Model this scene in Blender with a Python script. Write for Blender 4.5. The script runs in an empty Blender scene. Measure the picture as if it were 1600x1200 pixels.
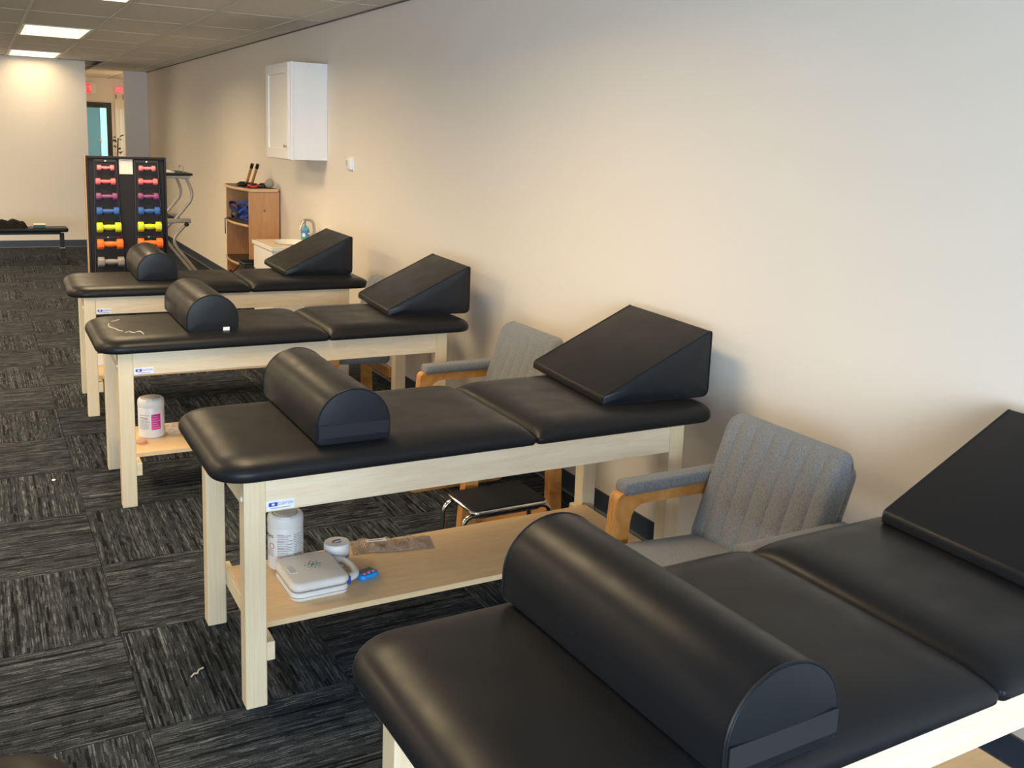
import bpy, bmesh, math, random
from math import sin, cos, pi, radians
from mathutils import Vector, Matrix
random.seed(7)
S = bpy.context.scene
COL = S.collection

# ------------------------------------------------------------------ camera
F, CX, CY = 1515.09, 829.93, 495.26
cd = bpy.data.cameras.new('camera'); cam = bpy.data.objects.new('camera', cd); COL.objects.link(cam)
cd.sensor_fit = 'HORIZONTAL'; cd.sensor_width = 36.0; cd.lens = F / 1600 * 36
cd.shift_x = -(CX - 800) / 1600; cd.shift_y = (CY - 600) / 1600
cd.clip_start = 0.05; cd.clip_end = 100
Rm = Matrix(((0.8701885, 0.4898368, 0.0532152), (-0.4911464, 0.8537153, 0.1730476), (0.0393345, -0.1767205, 0.9834748)))
Bc = Matrix(((1, 0, 0), (0, 0, -1), (0, 1, 0)))
cam.matrix_world = Matrix.Translation((-0.34873, -2.73605, 1.71663)) @ (Rm @ Bc).to_4x4()
S.camera = cam

# ------------------------------------------------------------------ world, daylight, exposure
w = bpy.data.worlds.new('world'); S.world = w; w.use_nodes = True
w.node_tree.nodes['Background'].inputs[0].default_value = (0.55, 0.7, 1.0, 1)
w.node_tree.nodes['Background'].inputs[1].default_value = 0.3
def area(name, loc, rot, sx, sy, power, color):
    l = bpy.data.lights.new(name, 'AREA'); l.shape = 'RECTANGLE'; l.size = sx; l.size_y = sy
    l.energy = power; l.color = color
    o = bpy.data.objects.new(name, l); COL.objects.link(o); o.location = loc; o.rotation_euler = rot
    return o
# daylight coming in through the shop-front window behind the camera
area('window_daylight', (-2.4, -6.7, 1.4), (radians(76), 0, 0), 6.6, 2.0, 580, (0.72, 0.85, 1.0))
LAMP_COLOR = (1.0, 0.75, 0.43); LAMP_POWER = 34.0; LAMP_SPREAD = radians(160)
S.view_settings.view_transform = 'Standard'; S.view_settings.look = 'None'
S.view_settings.gamma = 1.0; S.view_settings.use_curve_mapping = False
S.view_settings.exposure = 0.30

# ------------------------------------------------------------------ materials
def lin(r, g, b):
    f = lambda c: (c / 255 / 12.92) if c / 255 <= 0.04045 else ((c / 255 + 0.055) / 1.055) ** 2.1
    return (f(r), f(g), f(b), 1)
class N:
    def __init__(s, name):
        s.m = bpy.data.materials.new(name); s.m.use_nodes = True; s.t = s.m.node_tree
        s.b = s.t.nodes['Principled BSDF']
    def n(s, typ, **kw):
        x = s.t.nodes.new(typ)
        for k, v in kw.items(): setattr(x, k, v)
        return x
    def l(s, a, b): s.t.links.new(a, b)
    def coords(s, scale, src='Object', rnd=0):
        tc = s.n('ShaderNodeTexCoord'); mp = s.n('ShaderNodeMapping'); mp.inputs['Scale'].default_value = scale
        s.l(tc.outputs[src], mp.inputs['Vector'])
        if rnd:
            oi = s.n('ShaderNodeObjectInfo'); mu = s.n('ShaderNodeMath', operation='MULTIPLY'); mu.inputs[1].default_value = rnd
            s.l(oi.outputs['Random'], mu.inputs[0]); s.l(mu.outputs[0], mp.inputs['Location'])
        return mp.outputs[0]
    def noise(s, vec, scale, detail=3, rough=0.55, dist=0):
        x = s.n('ShaderNodeTexNoise'); x.inputs['Scale'].default_value = scale; x.inputs['Detail'].default_value = detail
        x.inputs['Roughness'].default_value = rough; x.inputs['Distortion'].default_value = dist
        s.l(vec, x.inputs['Vector']); return x.outputs['Fac']
    def ramp(s, fac, stops):
        x = s.n('ShaderNodeValToRGB'); cr = x.color_ramp
        while len(cr.elements) < len(stops): cr.elements.new(0.5)
        for e, (p, c) in zip(cr.elements, stops): e.position = p; e.color = c if len(c) == 4 else (*c, 1)
        s.l(fac, x.inputs[0]); return x.outputs[0]
    def mix(s, fac, a, b, mode='MIX'):
        x = s.n('ShaderNodeMix', data_type='RGBA', blend_type=mode)
        if isinstance(fac, float): x.inputs[0].default_value = fac
        else: s.l(fac, x.inputs[0])
        for i, v in ((6, a), (7, b)):
            if isinstance(v, tuple): x.inputs[i].default_value = v
            else: s.l(v, x.inputs[i])
        return x.outputs[2]
    def bump(s, h, strength, dist=0.002):
        x = s.n('ShaderNodeBump'); x.inputs['Strength'].default_value = strength; x.inputs['Distance'].default_value = dist
        s.l(h, x.inputs['Height']); s.l(x.outputs[0], s.b.inputs['Normal'])
    def set(s, **kw):
        for k, v in kw.items():
            k = {'color': 'Base Color', 'rough': 'Roughness', 'metal': 'Metallic', 'spec': 'Specular IOR Level', 'trans': 'Transmission Weight', 'alpha': 'Alpha', 'coat': 'Coat Weight', 'sheen': 'Sheen Weight'}[k]
            if isinstance(v, bpy.types.NodeSocket): s.l(v, s.b.inputs[k])
            else: s.b.inputs[k].default_value = v
        return s.m
M = {}
def plain(name, rgb, rough=0.5, metal=0.0, var=0.06, scale=30, **kw):
    n = N(name); c = lin(*rgb); v = n.coords((1, 1, 1))
    a = tuple(min(1, x * (1 + var)) for x in c[:3]) + (1,); b = tuple(x * (1 - var) for x in c[:3]) + (1,)
    M[name] = n.set(color=n.ramp(n.noise(v, scale), [(0.3, b), (0.7, a)]), rough=rough, metal=metal, **kw)
def emit(name, rgb, strength):
    n = N(name); n.b.inputs['Base Color'].default_value = lin(*rgb); n.b.inputs['Emission Color'].default_value = lin(*rgb)
    n.b.inputs['Emission Strength'].default_value = strength; M[name] = n.m
def wood(name, dark, light, scale, rough=0.4, contrast=(0.35, 0.68), spec=0.4):
    n = N(name); v = n.coords(scale, rnd=9.0)
    g1 = n.noise(v, 3.0, 5, 0.6, 1.2); g2 = n.noise(v, 14.0, 3, 0.6, 0.4)
    c1 = n.ramp(g1, [(contrast[0], lin(*dark)), (contrast[1], lin(*light))])
    c2 = n.ramp(g2, [(0.35, (0.92, 0.92, 0.92, 1)), (0.6, (1, 1, 1, 1))])
    n.set(color=n.mix(0.8, c1, c2, 'MULTIPLY'), rough=rough, spec=spec); n.bump(g2, 0.06, 0.001); M[name] = n.m
# vinyl upholstery
def vinyl(name, rgb, rough, spec=0.16):
    n = N(name); v = n.coords((1, 1, 1)); b = n.noise(v, 900, 2, 0.5); b2 = n.noise(v, 9, 3, 0.5)
    n.set(color=lin(*rgb), rough=n.ramp(b2, [(0.3, (rough - .05,) * 3), (0.7, (rough + .06,) * 3)]), spec=spec)
    n.bump(b, 0.10, 0.0006); M[name] = n.m
vinyl('vinyl', (20, 20, 22), 0.37); vinyl('vinyl_side', (16, 18, 22), 0.40, 0.32); vinyl('vinyl_strap', (30, 30, 33), 0.75)
wood('maple_x', (228, 206, 172), (238, 221, 193), (0.9, 7, 11)); wood('maple_z', (221, 200, 162), (229, 210, 174), (36, 36, 0.6))
wood('maple_y', (221, 200, 162), (229, 210, 174), (14, 0.8, 14)); wood('shelf_beech', (226, 187, 136), (233, 197, 150), (1.0, 9, 9), 0.42)
wood('beech_edge', (222, 188, 142), (230, 198, 154), (1.2, 9, 9)); wood('oak', (170, 108, 48), (206, 146, 78), (3, 18, 3), 0.35)
wood('bookcase_wood', (186, 130, 84), (199, 144, 96), (6, 6, 0.8), 0.4); wood('bookcase_edge', (205, 158, 112), (218, 174, 128), (2, 2, 2), 0.4)
wood('stick_wood', (180, 120, 60), (200, 145, 85), (8, 8, 1))
# wall paint
n = N('wall_paint'); v = n.coords((1, 1, 1)); b = n.noise(v, 350, 2); n.set(color=n.ramp(n.noise(v, 0.6, 2), [(0.3, lin(229, 219, 207)), (0.7, lin(232, 223, 212))]), rough=0.62, spec=0.25); n.bump(b, 0.05, 0.001); M['wall'] = n.m
# ceiling panel with fine fissures
n = N('ceiling_panel'); v = n.coords((1, 1, 1), rnd=7.0); f1 = n.noise(v, 160, 2, 0.7); n.set(color=n.ramp(f1, [(0.32, lin(190, 184, 174)), (0.5, lin(222, 217, 208))]), rough=0.9, spec=0.1); n.bump(f1, 0.2, 0.002); M['panel'] = n.m
plain('tee', (205, 198, 186), 0.5); plain('tee_dark', (88, 80, 70), 0.6)
# carpet: striped loop pile, turned a quarter from tile to tile by the tile objects themselves
n = N('carpet')
tc = n.n('ShaderNodeTexCoord'); oi = n.n('ShaderNodeObjectInfo'); sp = n.n('ShaderNodeSeparateXYZ'); n.l(tc.outputs['Object'], sp.inputs[0])
def mth(op, a_, b_=None):
    x_ = n.n('ShaderNodeMath', operation=op)
    for i_, v_ in ((0, a_), (1, b_)):
        if v_ is None: continue
        if isinstance(v_, (int, float)): x_.inputs[i_].default_value = v_
        else: n.l(v_, x_.inputs[i_])
    return x_.outputs[0]
def wn(*a_):
    cv = n.n('ShaderNodeCombineXYZ')
    for i_, v_ in enumerate(a_):
        if isinstance(v_, (int, float)): cv.inputs[i_].default_value = v_
        else: n.l(v_, cv.inputs[i_])
    x_ = n.n('ShaderNodeTexWhiteNoise', noise_dimensions='3D'); n.l(cv.outputs[0], x_.inputs['Vector']); return x_.outputs['Value']
rnd = mth('MULTIPLY', oi.outputs['Random'], 61.0)
def yarn(cols, runs, seed):            # one row of loops per column; its shade changes in runs along the row
    col = mth('FLOOR', mth('MULTIPLY', sp.outputs[0], cols)); h = wn(col, mth('ADD', rnd, seed), 3.3)
    cell = mth('FLOOR', mth('ADD', mth('MULTIPLY', sp.outputs[1], runs), mth('MULTIPLY', h, 17.0)))
    return mth('ADD', mth('MULTIPLY', h, 0.45), mth('MULTIPLY', wn(col, cell, mth('ADD', rnd, seed)), 0.55))
s1 = yarn(260, 24, 0.0); s2 = yarn(112, 9, 31.0); v3 = n.coords((20, 11, 1), rnd=53.0); s3 = n.noise(v3, 1.0, 2, 0.6); v4 = n.coords((1, 1, 1)); s4 = n.noise(v4, 260, 1, 0.5)
base = n.ramp(s1, [(0.10, lin(15, 18, 22)), (0.35, lin(37, 42, 48)), (0.65, lin(48, 53, 60)), (0.92, lin(86, 92, 99))])
fine = n.ramp(s2, [(0.16, (0.22, 0.22, 0.23, 1)), (0.30, (0.85, 0.85, 0.86, 1)), (0.75, (1.0, 1.0, 1.0, 1)), (0.9, (1.45, 1.45, 1.42, 1))])
patch = n.ramp(s3, [(0.34, (0.72, 0.72, 0.73, 1)), (0.6, (1.08, 1.08, 1.08, 1))])
tuft = n.ramp(s4, [(0.3, (0.55, 0.55, 0.55, 1)), (0.7, (1.3, 1.3, 1.3, 1))])
c = n.mix(1.0, n.mix(1.0, n.mix(1.0, base, fine, 'MULTIPLY'), patch, 'MULTIPLY'), tuft, 'MULTIPLY')
n.set(color=c, rough=0.95, spec=0.08); n.bump(n.mix(0.5, s1, s4), 0.5, 0.003); M['carpet'] = n.m
plain('carpet_base', (40, 40, 42), 0.95)
plain('baseboard', (44, 52, 66), 0.45); plain('baseboard_toe', (92, 93, 94), 0.6)
# grey woven chair fabric
n = N('fabric'); v = n.coords((1, 1, 1)); vv = n.coords((1, 1, 0.25)); a1 = n.noise(v, 520, 3, 0.8); a2 = n.noise(vv, 330, 3, 0.7)
n.set(color=n.mix(0.5, n.ramp(a1, [(0.33, lin(52, 54, 58)), (0.5, lin(106, 108, 112)), (0.68, lin(160, 162, 165))]), n.ramp(a2, [(0.35, lin(78, 80, 84)), (0.65, lin(136, 138, 142))])), rough=0.9, spec=0.15, sheen=0.2)
n.bump(a1, 0.5, 0.002); M['fabric'] = n.m
plain('chrome', (200, 198, 194), 0.14, 1.0); plain('brushed', (170, 165, 158), 0.35, 1.0); plain('grey_tube', (172, 166, 156), 0.4, 0.25)
plain('black_metal', (24, 24, 25), 0.45, 0.3); plain('black_plastic', (20, 20, 21), 0.5); plain('stool_top', (16, 19, 26), 0.6, spec=.2)
plain('white_plastic', (232, 234, 236), 0.35, var=.008); plain('white_paint', (234, 231, 228), 0.4, var=.008); plain('case_grey', (222, 221, 218), 0.45, var=.01); plain('case_line', (150, 152, 154), 0.5)
plain('lid_grey', (176, 178, 178), 0.4); plain('label_white', (236, 238, 244), 0.4, var=.01); plain('logo_blue', (38, 58, 180), 0.4); plain('ink', (30, 32, 36), 0.5); plain('ink_grey', (150, 150, 158), 0.6)
plain('ink_light', (74, 92, 168), 0.5); plain('magenta', (214, 36, 140), 0.4); plain('ink_red', (190, 80, 100), 0.5); plain('putty', (214, 148, 132), 0.4)
plain('jar_blue', (40, 100, 200), 0.4); plain('timer_blue', (22, 130, 222), 0.35); plain('timer_red', (226, 96, 96), 0.4); plain('screen', (52, 58, 62), 0.15); plain('latch_blue', (30, 66, 150), 0.4); plain('dot_teal', (60, 140, 170), 0.5)
plain('paper', (236, 222, 204), 0.7); plain('rack_black', (26, 23, 25), 0.6, spec=.25); plain('rack_inner', (33, 29, 31), 0.65, spec=.25); plain('rack_edge', (176, 140, 96), 0.5); plain('bolt_white', (225, 220, 210), 0.3)
for nm, rgb in (('rose', (238, 118, 124)), ('coral', (240, 98, 100)), ('plum', (118, 52, 98)), ('navy_blue', (34, 76, 146)), ('lime', (202, 208, 30)), ('orange', (255, 100, 22)), ('stone', (124, 120, 116))): plain('db_' + nm, rgb, 0.5)
plain('counter', (226, 208, 184), 0.2); plain('basin', (236, 232, 222), 0.15); plain('shelf_dark', (62, 56, 50), 0.45)
plain('strap_blue', (30, 60, 140), 0.6); plain('strap_navy', (26, 38, 84), 0.6); plain('red', (190, 40, 50), 0.5); plain('soap_blue', (70, 120, 205), 0.2); plain('soap_teal', (70, 160, 178), 0.2); plain('ball_grey', (150, 140, 128), 0.7)
plain('pouch_black', (15, 15, 14), 0.8, spec=.15); plain('book_teal', (16, 74, 92), 0.5); plain('leaf', (22, 30, 20), 0.5); plain('pot', (60, 50, 44), 0.6); plain('scuff', (196, 188, 172), 0.6); plain('thread', (190, 180, 160), 0.8)
emit('lamp', (255, 240, 196), 1.15); emit('exit_red', (255, 40, 50), 1.1); emit('reflection_red', (235, 105, 115), 0.45)
emit('pane_teal', (70, 118, 130), 0.55); emit('pane_cyan', (150, 214, 226), 0.8); emit('reflection_pale', (200, 205, 200), 0.22)
n = N('clear_wrap'); v = n.coords((1, 1, 1)); b = n.noise(v, 26, 4, 0.7, 1.0)
n.set(color=n.ramp(b, [(0.35, lin(150, 130, 116)), (0.65, lin(205, 190, 175))]), rough=0.12, alpha=0.5); n.bump(b, 0.8, 0.01); M['wrap'] = n.m
n = N('clear_film'); v = n.coords((1, 1, 1)); b = n.noise(v, 60, 3, 0.7); n.set(color=lin(225, 215, 200), rough=0.08, alpha=0.35); n.bump(b, 1.0, 0.006); M['film'] = n.m

# ------------------------------------------------------------------ geometry helpers
def B(): return bmesh.new()
def mk(name, bm, mat, parent=None, loc=(0, 0, 0), rz=0.0, smooth=False, rot=None):
    bmesh.ops.recalc_face_normals(bm, faces=bm.faces)
    me = bpy.data.meshes.new(name); bm.to_mesh(me); bm.free()
    me.materials.append(M[mat])
    if smooth:
        for p in me.polygons: p.use_smooth = True
        me.set_sharp_from_angle(angle=radians(38))
    return link(name, me, parent, loc, rz, rot)
def link(name, me, parent=None, loc=(0, 0, 0), rz=0.0, rot=None):
    o = bpy.data.objects.new(name, me); COL.objects.link(o); o.location = loc
    o.rotation_euler = rot if rot else (0, 0, rz); o.parent = parent
    return o
def thing(name, label, cat, loc=(0, 0, 0), rz=0.0, group=None):
    o = bpy.data.objects.new(name, None); COL.objects.link(o); o.empty_display_size = 0.05; o.location = loc; o.rotation_euler = (0, 0, rz)
    return tag(o, label, cat, group)
def tag(o, label, cat, group=None):
    o['label'] = label; o['category'] = cat
    if group: o['group'] = group
    return o
def struct(o): o['kind'] = 'structure'; return o
def box(x0, x1, y0, y1, z0, z1, bev=0.0, seg=2, bm=None):
    t = B(); vs = [t.verts.new(p) for p in ((x0, y0, z0), (x1, y0, z0), (x1, y1, z0), (x0, y1, z0), (x0, y0, z1), (x1, y0, z1), (x1, y1, z1), (x0, y1, z1))]
    for f in ((0, 3, 2, 1), (4, 5, 6, 7), (0, 1, 5, 4), (1, 2, 6, 5), (2, 3, 7, 6), (3, 0, 4, 7)): t.faces.new([vs[i] for i in f])
    if bev: bmesh.ops.bevel(t, geom=t.edges[:] + t.verts[:], offset=bev, segments=seg, affect='EDGES', profile=0.5)
    return join(bm, t)
def join(bm, t):
    if bm is None: return t
    me = bpy.data.meshes.new('tmp'); t.to_mesh(me); t.free(); bm.from_mesh(me); bpy.data.meshes.remove(me); return bm
def xf(bm, mat): bmesh.ops.transform(bm, matrix=mat, verts=bm.verts); return bm
def rings(rs, cap=(True, True), closed=False):
    bm = B(); V = [[bm.verts.new(p) for p in r] for r in rs]; k = len(rs[0]); R = len(V)
    for a in range(R if closed else R - 1):
        A, C = V[a], V[(a + 1) % R]
        for i in range(k): bm.faces.new((A[i], A[(i + 1) % k], C[(i + 1) % k], C[i]))
    if not closed:
        if cap[0]: bm.faces.new(V[0][::-1])
        if cap[1]: bm.faces.new(V[-1])
    return bm
def rrect(x0, x1, y0, y1, rad, n=6, sub=()):
    pts = []
    if sub:
        P = rrect(x0, x1, y0, y1, rad, n); q = n + 1
        for c in range(4):
            pts += P[c * q:(c + 1) * q]; a, b = P[(c + 1) * q - 1], P[((c + 1) * q) % (4 * q)]
            pts += [(a[0] + (b[0] - a[0]) * t, a[1] + (b[1] - a[1]) * t) for t in sub]
        return pts
    for (cx, cy, a, r) in ((x0, y0, pi, rad[0]), (x1, y0, 1.5 * pi, rad[1]), (x1, y1, 0, rad[2]), (x0, y1, .5 * pi, rad[3])):
        sx = 1 if cx == x0 else -1; sy = 1 if cy == y0 else -1
        for k in range(n + 1): t = a + .5 * pi * k / n; pts.append((cx + sx * r + r * cos(t), cy + sy * r + r * sin(t)))
    return pts
def pad(x0, x1, y0, y1, z0, zs, crown, rad, er, flat=False, n=6, m=8):
    """upholstered slab: rounded plan, half-round sides, crowned top"""
    if not isinstance(rad, (list, tuple)): rad = [rad] * 4
    prof = [(er * (1 - sin(pi * k / m)), z0 + (zs - z0) * (1 - cos(pi * k / m)) / 2) for k in range(m + 1)]
    if not flat:
        h = min(x1 - x0, y1 - y0) / 2 - .004
        for s in (.03, .07, .12, .18, .25, .34, .45, .6, .8, .97): prof.append((er + (h - er) * s, zs))
    fw = min(.20, (y1 - y0) * .45, (x1 - x0) * .45); g = lambda d: 1 - (1 - min(max(d - er, 0) / fw, 1)) ** 2.1
    def zz(px, py, z, k): return z + (crown * g(min(px - x0, x1 - px)) * g(min(py - y0, y1 - py)) if k > m else 0)
    return rings([[(px, py, zz(px, py, z, k)) for px, py in rrect(x0 + d, x1 - d, y0 + d, y1 - d, [max(r - d, .003) for r in rad], n, () if flat else (.04, .09, .15, .23, .34, .5, .66, .77, .85, .91, .96))] for k, (d, z) in enumerate(prof)])
SOFT_R, SOFT_P = .125, 2.5
def soft(d): return (1 - (1 - min(max(d, 0) / SOFT_R, 1)) ** SOFT_P) ** (1 / SOFT_P)
def soft2(px, py, x0, x1, y0, y1, rad):        # rounded outer end, straight seam end
    left = rad[0] > rad[1]; r = max(rad); a, b = (x0, x1 + 1) if left else (x0 - 1, x1)
    qx = abs(px - (a + b) / 2) - ((b - a) / 2 - r); qy = abs(py - (y0 + y1) / 2) - ((y1 - y0) / 2 - r)
    d = r - min(max(qx, qy), 0) - math.hypot(max(qx, 0), max(qy, 0))
    return soft(d) * soft((x1 - px) if left else (px - x0))
def softpad(x0, x1, y0, y1, z0, zm, zt, rad, n=8):
    """table pad: short upright side, then one long soft curve up to a flat top"""
    h = min(x1 - x0, y1 - y0) / 2 - .004; rs = []; sub = (.02, .05, .09, .14, .2, .3, .4, .5, .6, .7, .8, .86, .91, .95, .98)
    for d, k in [(.014, 0), (.006, .15), (.0015, .5), (0, 1)] + [(d, None) for d in (.0006, .002, .005, .009, .014, .021, .03, .042, .058, .078, .1, .125, .17, .25, h)]:
        P = rrect(x0 + d, x1 - d, y0 + d, y1 - d, [max(r - d, .003) for r in rad], n, sub)
        rs.append([(px, py, z0 + (zm - z0) * k if k is not None else zm + (zt - zm) * soft2(px, py, x0, x1, y0, y1, rad)) for px, py in P])
    return rings(rs)
def lathe(prof, n=32, cap=(True, True)):
    return rings([[(r * cos(2 * pi * i / n), r * sin(2 * pi * i / n), z) for i in range(n)] for r, z in prof], cap)
def prism(poly, a, b, axis='y', bev=0.0, seg=2):
    f = {'y': lambda p, t: (p[0], t, p[1]), 'x': lambda p, t: (t, p[0], p[1]), 'z': lambda p, t: (p[0], p[1], t)}[axis]
    bm = rings([[f(p, a) for p in poly], [f(p, b) for p in poly]])
    if bev: bmesh.ops.bevel(bm, geom=bm.edges[:] + bm.verts[:], offset=bev, segments=seg, affect='EDGES', profile=0.5)
    return bm
def fillet(pts, r, n=5, closed=False):
    out = []; k = len(pts)
    for i, p in enumerate(pts):
        p = Vector(p)
        if not closed and i in (0, k - 1): out.append(p); continue
        a = Vector(pts[i - 1]) - p; b = Vector(pts[(i + 1) % k]) - p; rr = min(r if not isinstance(r, (list, tuple)) else r[i], a.length * .48, b.length * .48)
        p0 = p + a.normalized() * rr; p2 = p + b.normalized() * rr
        for j in range(n + 1): t = j / n; out.append(p0 * (1 - t) ** 2 + p * 2 * t * (1 - t) + p2 * t * t)
    return out
def tube(pts, r, n=10, closed=False, bm=None):
    P = [Vector(p) for p in pts]; k = len(P); rs = []; up = None
    for i in range(k):
        if closed: d = (P[(i + 1) % k] - P[i - 1])
        else: d = P[min(i + 1, k - 1)] - P[max(i - 1, 0)]
        d.normalize()
        if up is None: up = d.orthogonal().normalized()
        up = (up - d * up.dot(d)); up = up.normalized() if up.length > 1e-6 else d.orthogonal().normalized()
        s = d.cross(up); rad = r[i] if isinstance(r, (list, tuple)) else r
        rs.append([tuple(P[i] + (up * cos(2 * pi * j / n) + s * sin(2 * pi * j / n)) * rad) for j in range(n)])
    return join(bm, rings(rs, closed=closed))
def text_bm(s, size, depth=0.0003):
    cu = bpy.data.curves.new('t', 'FONT'); cu.body = s; cu.size = size; cu.extrude = depth; cu.resolution_u = 2
    ob = bpy.data.objects.new('t', cu); COL.objects.link(ob); me = bpy.data.meshes.new_from_object(ob.evaluated_get(bpy.context.evaluated_depsgraph_get()))
    bpy.data.objects.remove(ob); bpy.data.curves.remove(cu); bm = B(); bm.from_mesh(me); bpy.data.meshes.remove(me); return bm
def wrap(bm, r, a0, z):      # bend flat text (x right, y up) around a can of radius r
    for v in bm.verts: a = a0 + v.co.x / r; rr = r + v.co.z; v.co = Vector((rr * cos(a), rr * sin(a), z + v.co.y))
    return bm
def cpatch(r, a0, a1, z0, z1, t=0.0006, n=10, bm=None):
    rs = []
    for i in range(n + 1):
        a = a0 + (a1 - a0) * i / n; c_, s_ = cos(a), sin(a)
        rs.append([(r * c_, r * s_, z0), ((r + t) * c_, (r + t) * s_, z0), ((r + t) * c_, (r + t) * s_, z1), (r * c_, r * s_, z1)])
    return join(bm, rings(rs))
def ell(cx, cy, cz, rx, ry, rz, u=16, v=10):
    bm = B(); bmesh.ops.create_uvsphere(bm, u_segments=u, v_segments=v, radius=1); return xf(bm, Matrix.Translation((cx, cy, cz)) @ Matrix.Diagonal((rx, ry, rz, 1)))

# ------------------------------------------------------------------ room shell
XW, HC = 2.156, 2.596; XL, YN, YF, YH = -7.0, -6.95, 12.45, 17.6; T = 0.12
struct(mk('wall_right', box(XW, XW + T, YN, 14.52, 0, HC + .06), 'wall'))
struct(mk('wall_left', box(XL - T, XL, YN, YF + T, 0, HC + .06), 'wall'))
struct(mk('wall_back', box(XL, 1.045, YF, YF + T, 0, HC + .06), 'wall'))
struct(mk('wall_hall_left', box(1.045 - T, 1.045, YF + T, YH, 0, HC + .06), 'wall'))
struct(mk('wall_hall_right', box(1.80, XW + T + .6, 14.52, 14.52 + T, 0, HC + .06), 'wall'))
struct(mk('wall_hall_back', box(1.045 - T, 2.9, YH, YH + T, 0, HC + .06), 'wall'))
struct(mk('wall_hall_side', box(2.9, 2.9 + T, 14.52, YH + T, 0, HC + .06), 'wall'))
bm = box(XL, XW, YN - T, YN, 0, .4); box(XL, XW, YN - T, YN, 2.52, HC + .06, bm=bm); box(XL, -6.0, YN - T, YN, .4, 2.52, bm=bm); box(1.2, XW, YN - T, YN, .4, 2.52, bm=bm)
struct(mk('wall_front', bm, 'wall'))
wn = struct(mk('window_1', box(-6.0, 1.2, YN - .07, YN - .05, .4, 2.52), 'pane_cyan'))
for x in (-6.0, -4.2, -2.4, -.6, 1.15): mk('window_frame', box(x, x + .05, YN - .05, YN, .4, 2.52, .004), 'black_metal', wn)
fl = struct(mk('floor', box(XL - T, 3.1, YN - T, YH + T, -.08, -.008), 'carpet_base'))
# carpet tiles, laid quarter-turn
TS = 0.6096
tb = box(-TS / 2 + .0006, TS / 2 - .0006, -TS / 2 + .0006, TS / 2 - .0006, -.008, 0, .0015, 1); me = bpy.data.meshes.new('carpet_tile'); bmesh.ops.recalc_face_normals(tb, faces=tb.faces); tb.to_mesh(tb_me := me); tb.free(); me.materials.append(M['carpet'])
far_bm = {0: B(), 1: B()}
for i in range(-12, 6):
    for j in range(-12, 29):
        cx_, cy_ = (i + .5) * TS, (j + .5) * TS
        if cx_ > 3 or cy_ > YH: continue
        if i > 3 and j < 24: continue
        if -3 <= i <= 3 and -3 <= j <= 20:
            link('carpet_tile', me, fl, (cx_, cy_, 0), 0 if (i + j) % 2 == 0 else pi / 2)
        else:
            box(cx_ - TS / 2 + .0006, cx_ + TS / 2 - .0006, cy_ - TS / 2 + .0006, cy_ + TS / 2 - .0006, -.008, 0, bm=far_bm[(i + j) % 2])
o = mk('carpet_tiles_beyond', far_bm[0], 'carpet', fl); o['kind'] = 'stuff'
bm1 = far_bm[1]; xf(bm1, Matrix.Rotation(-pi / 2, 4, 'Z')); o = mk('carpet_tiles_beyond', bm1, 'carpet', fl, rz=pi / 2); o['kind'] = 'stuff'
# baseboards with a lighter toe
def baseboard(name, x0, x1, y0, y1, toe):
    o = struct(mk(name, box(x0, x1, y0, y1, 0, .1016, .002, 1), 'baseboard')); mk('toe', box(*toe, 0, .012, .002, 1), 'baseboard_toe', o)
baseboard('baseboard_right', XW - .008, XW, YN, 14.52, (XW - .022, XW - .008, YN, 14.5))
baseboard('baseboard_back', XL, 1.045, YF - .008, YF, (XL, 1.045, YF - .022, YF - .008))
baseboard('baseboard_left', XL, XL + .008, YN, YF, (XL + .008, XL + .022, YN, YF))
baseboard('baseboard_hall', 1.80, XW, 14.512, 14.52, (1.80, XW, 14.498, 14.512))
# suspended ceiling
ce = struct(mk('ceiling', box(XL - T, 3.1, YN - T, YH + T, HC + .06, HC + .14), 'panel'))
XT = [.075 + .61 * k for k in range(-11, 5)]; Y0 = 7.49; YT = [Y0 + 1.22 * k for k in range(-12, 9)]
fixtures = {(.075, k) for k in (-6, -3, 0, 3)} | {(x, k) for x in (.075 - .61 * 3, .075 - .61 * 6, .075 - .61 * 9) for k in (-5, -3, -1, 1, 3)}  # the left-hand columns are unseen panels added as warm fill
pm = {}
def panel_mesh(w, l):
    k = (round(w, 3), round(l, 3))
    if k not in pm:
        b = box(-w / 2, w / 2, -l / 2, l / 2, 0, .015, .003, 1); bmesh.ops.recalc_face_normals(b, faces=b.faces); m_ = bpy.data.meshes.new('ceiling_panel'); b.to_mesh(m_); b.free(); m_.materials.append(M['panel']); pm[k] = m_
    return pm[k]
for i, x in enumerate(XT):
    x1 = min(x + .61, XW) if x < XW - .3 else x + .61
    if x < 2.0 < x + .61 and x > 1.8: x1 = XW
    for k, y in zip(range(-12, 9), YT):
        if any(abs(fx - x) < .01 and fk == k for fx, fk in fixtures) or (k == 6 and x > 2.1): continue
        yy1 = min(y + 1.22, YH)
        if x < 1.045 - .3 and y > YF: continue
        if x < .9 and y + 1.22 > YF: yy1 = YF
        if x > 1.85 and y > 14.4: x1 = x + .61
        w_, l_ = x1 - x - .016, yy1 - y - .008
        if w_ < .05 or l_ < .05: continue
        link('ceiling_panel', panel_mesh(w_, l_), ce, ((x + x1) / 2, (y + yy1) / 2, HC + .003))
for x in XT: mk('ceiling_tee', box(x - .010, x + .010, YN, YF if x < 1.0 else YH, HC - .006, HC + .006, .001, 1), 'tee', ce)
for y in YT: mk('ceiling_tee', box(XL, XW if y < YF else 2.9, y - .007, y + .007, HC + .001, HC + .008, .001, 1), 'panel', ce)
mk('wall_angle', box(XW - .02, XW, YN, 14.52, HC - .003, HC + .006), 'tee_dark', ce); mk('wall_angle', box(XL, 1.045, YF - .02, YF, HC - .003, HC + .006), 'tee_dark', ce)
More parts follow.
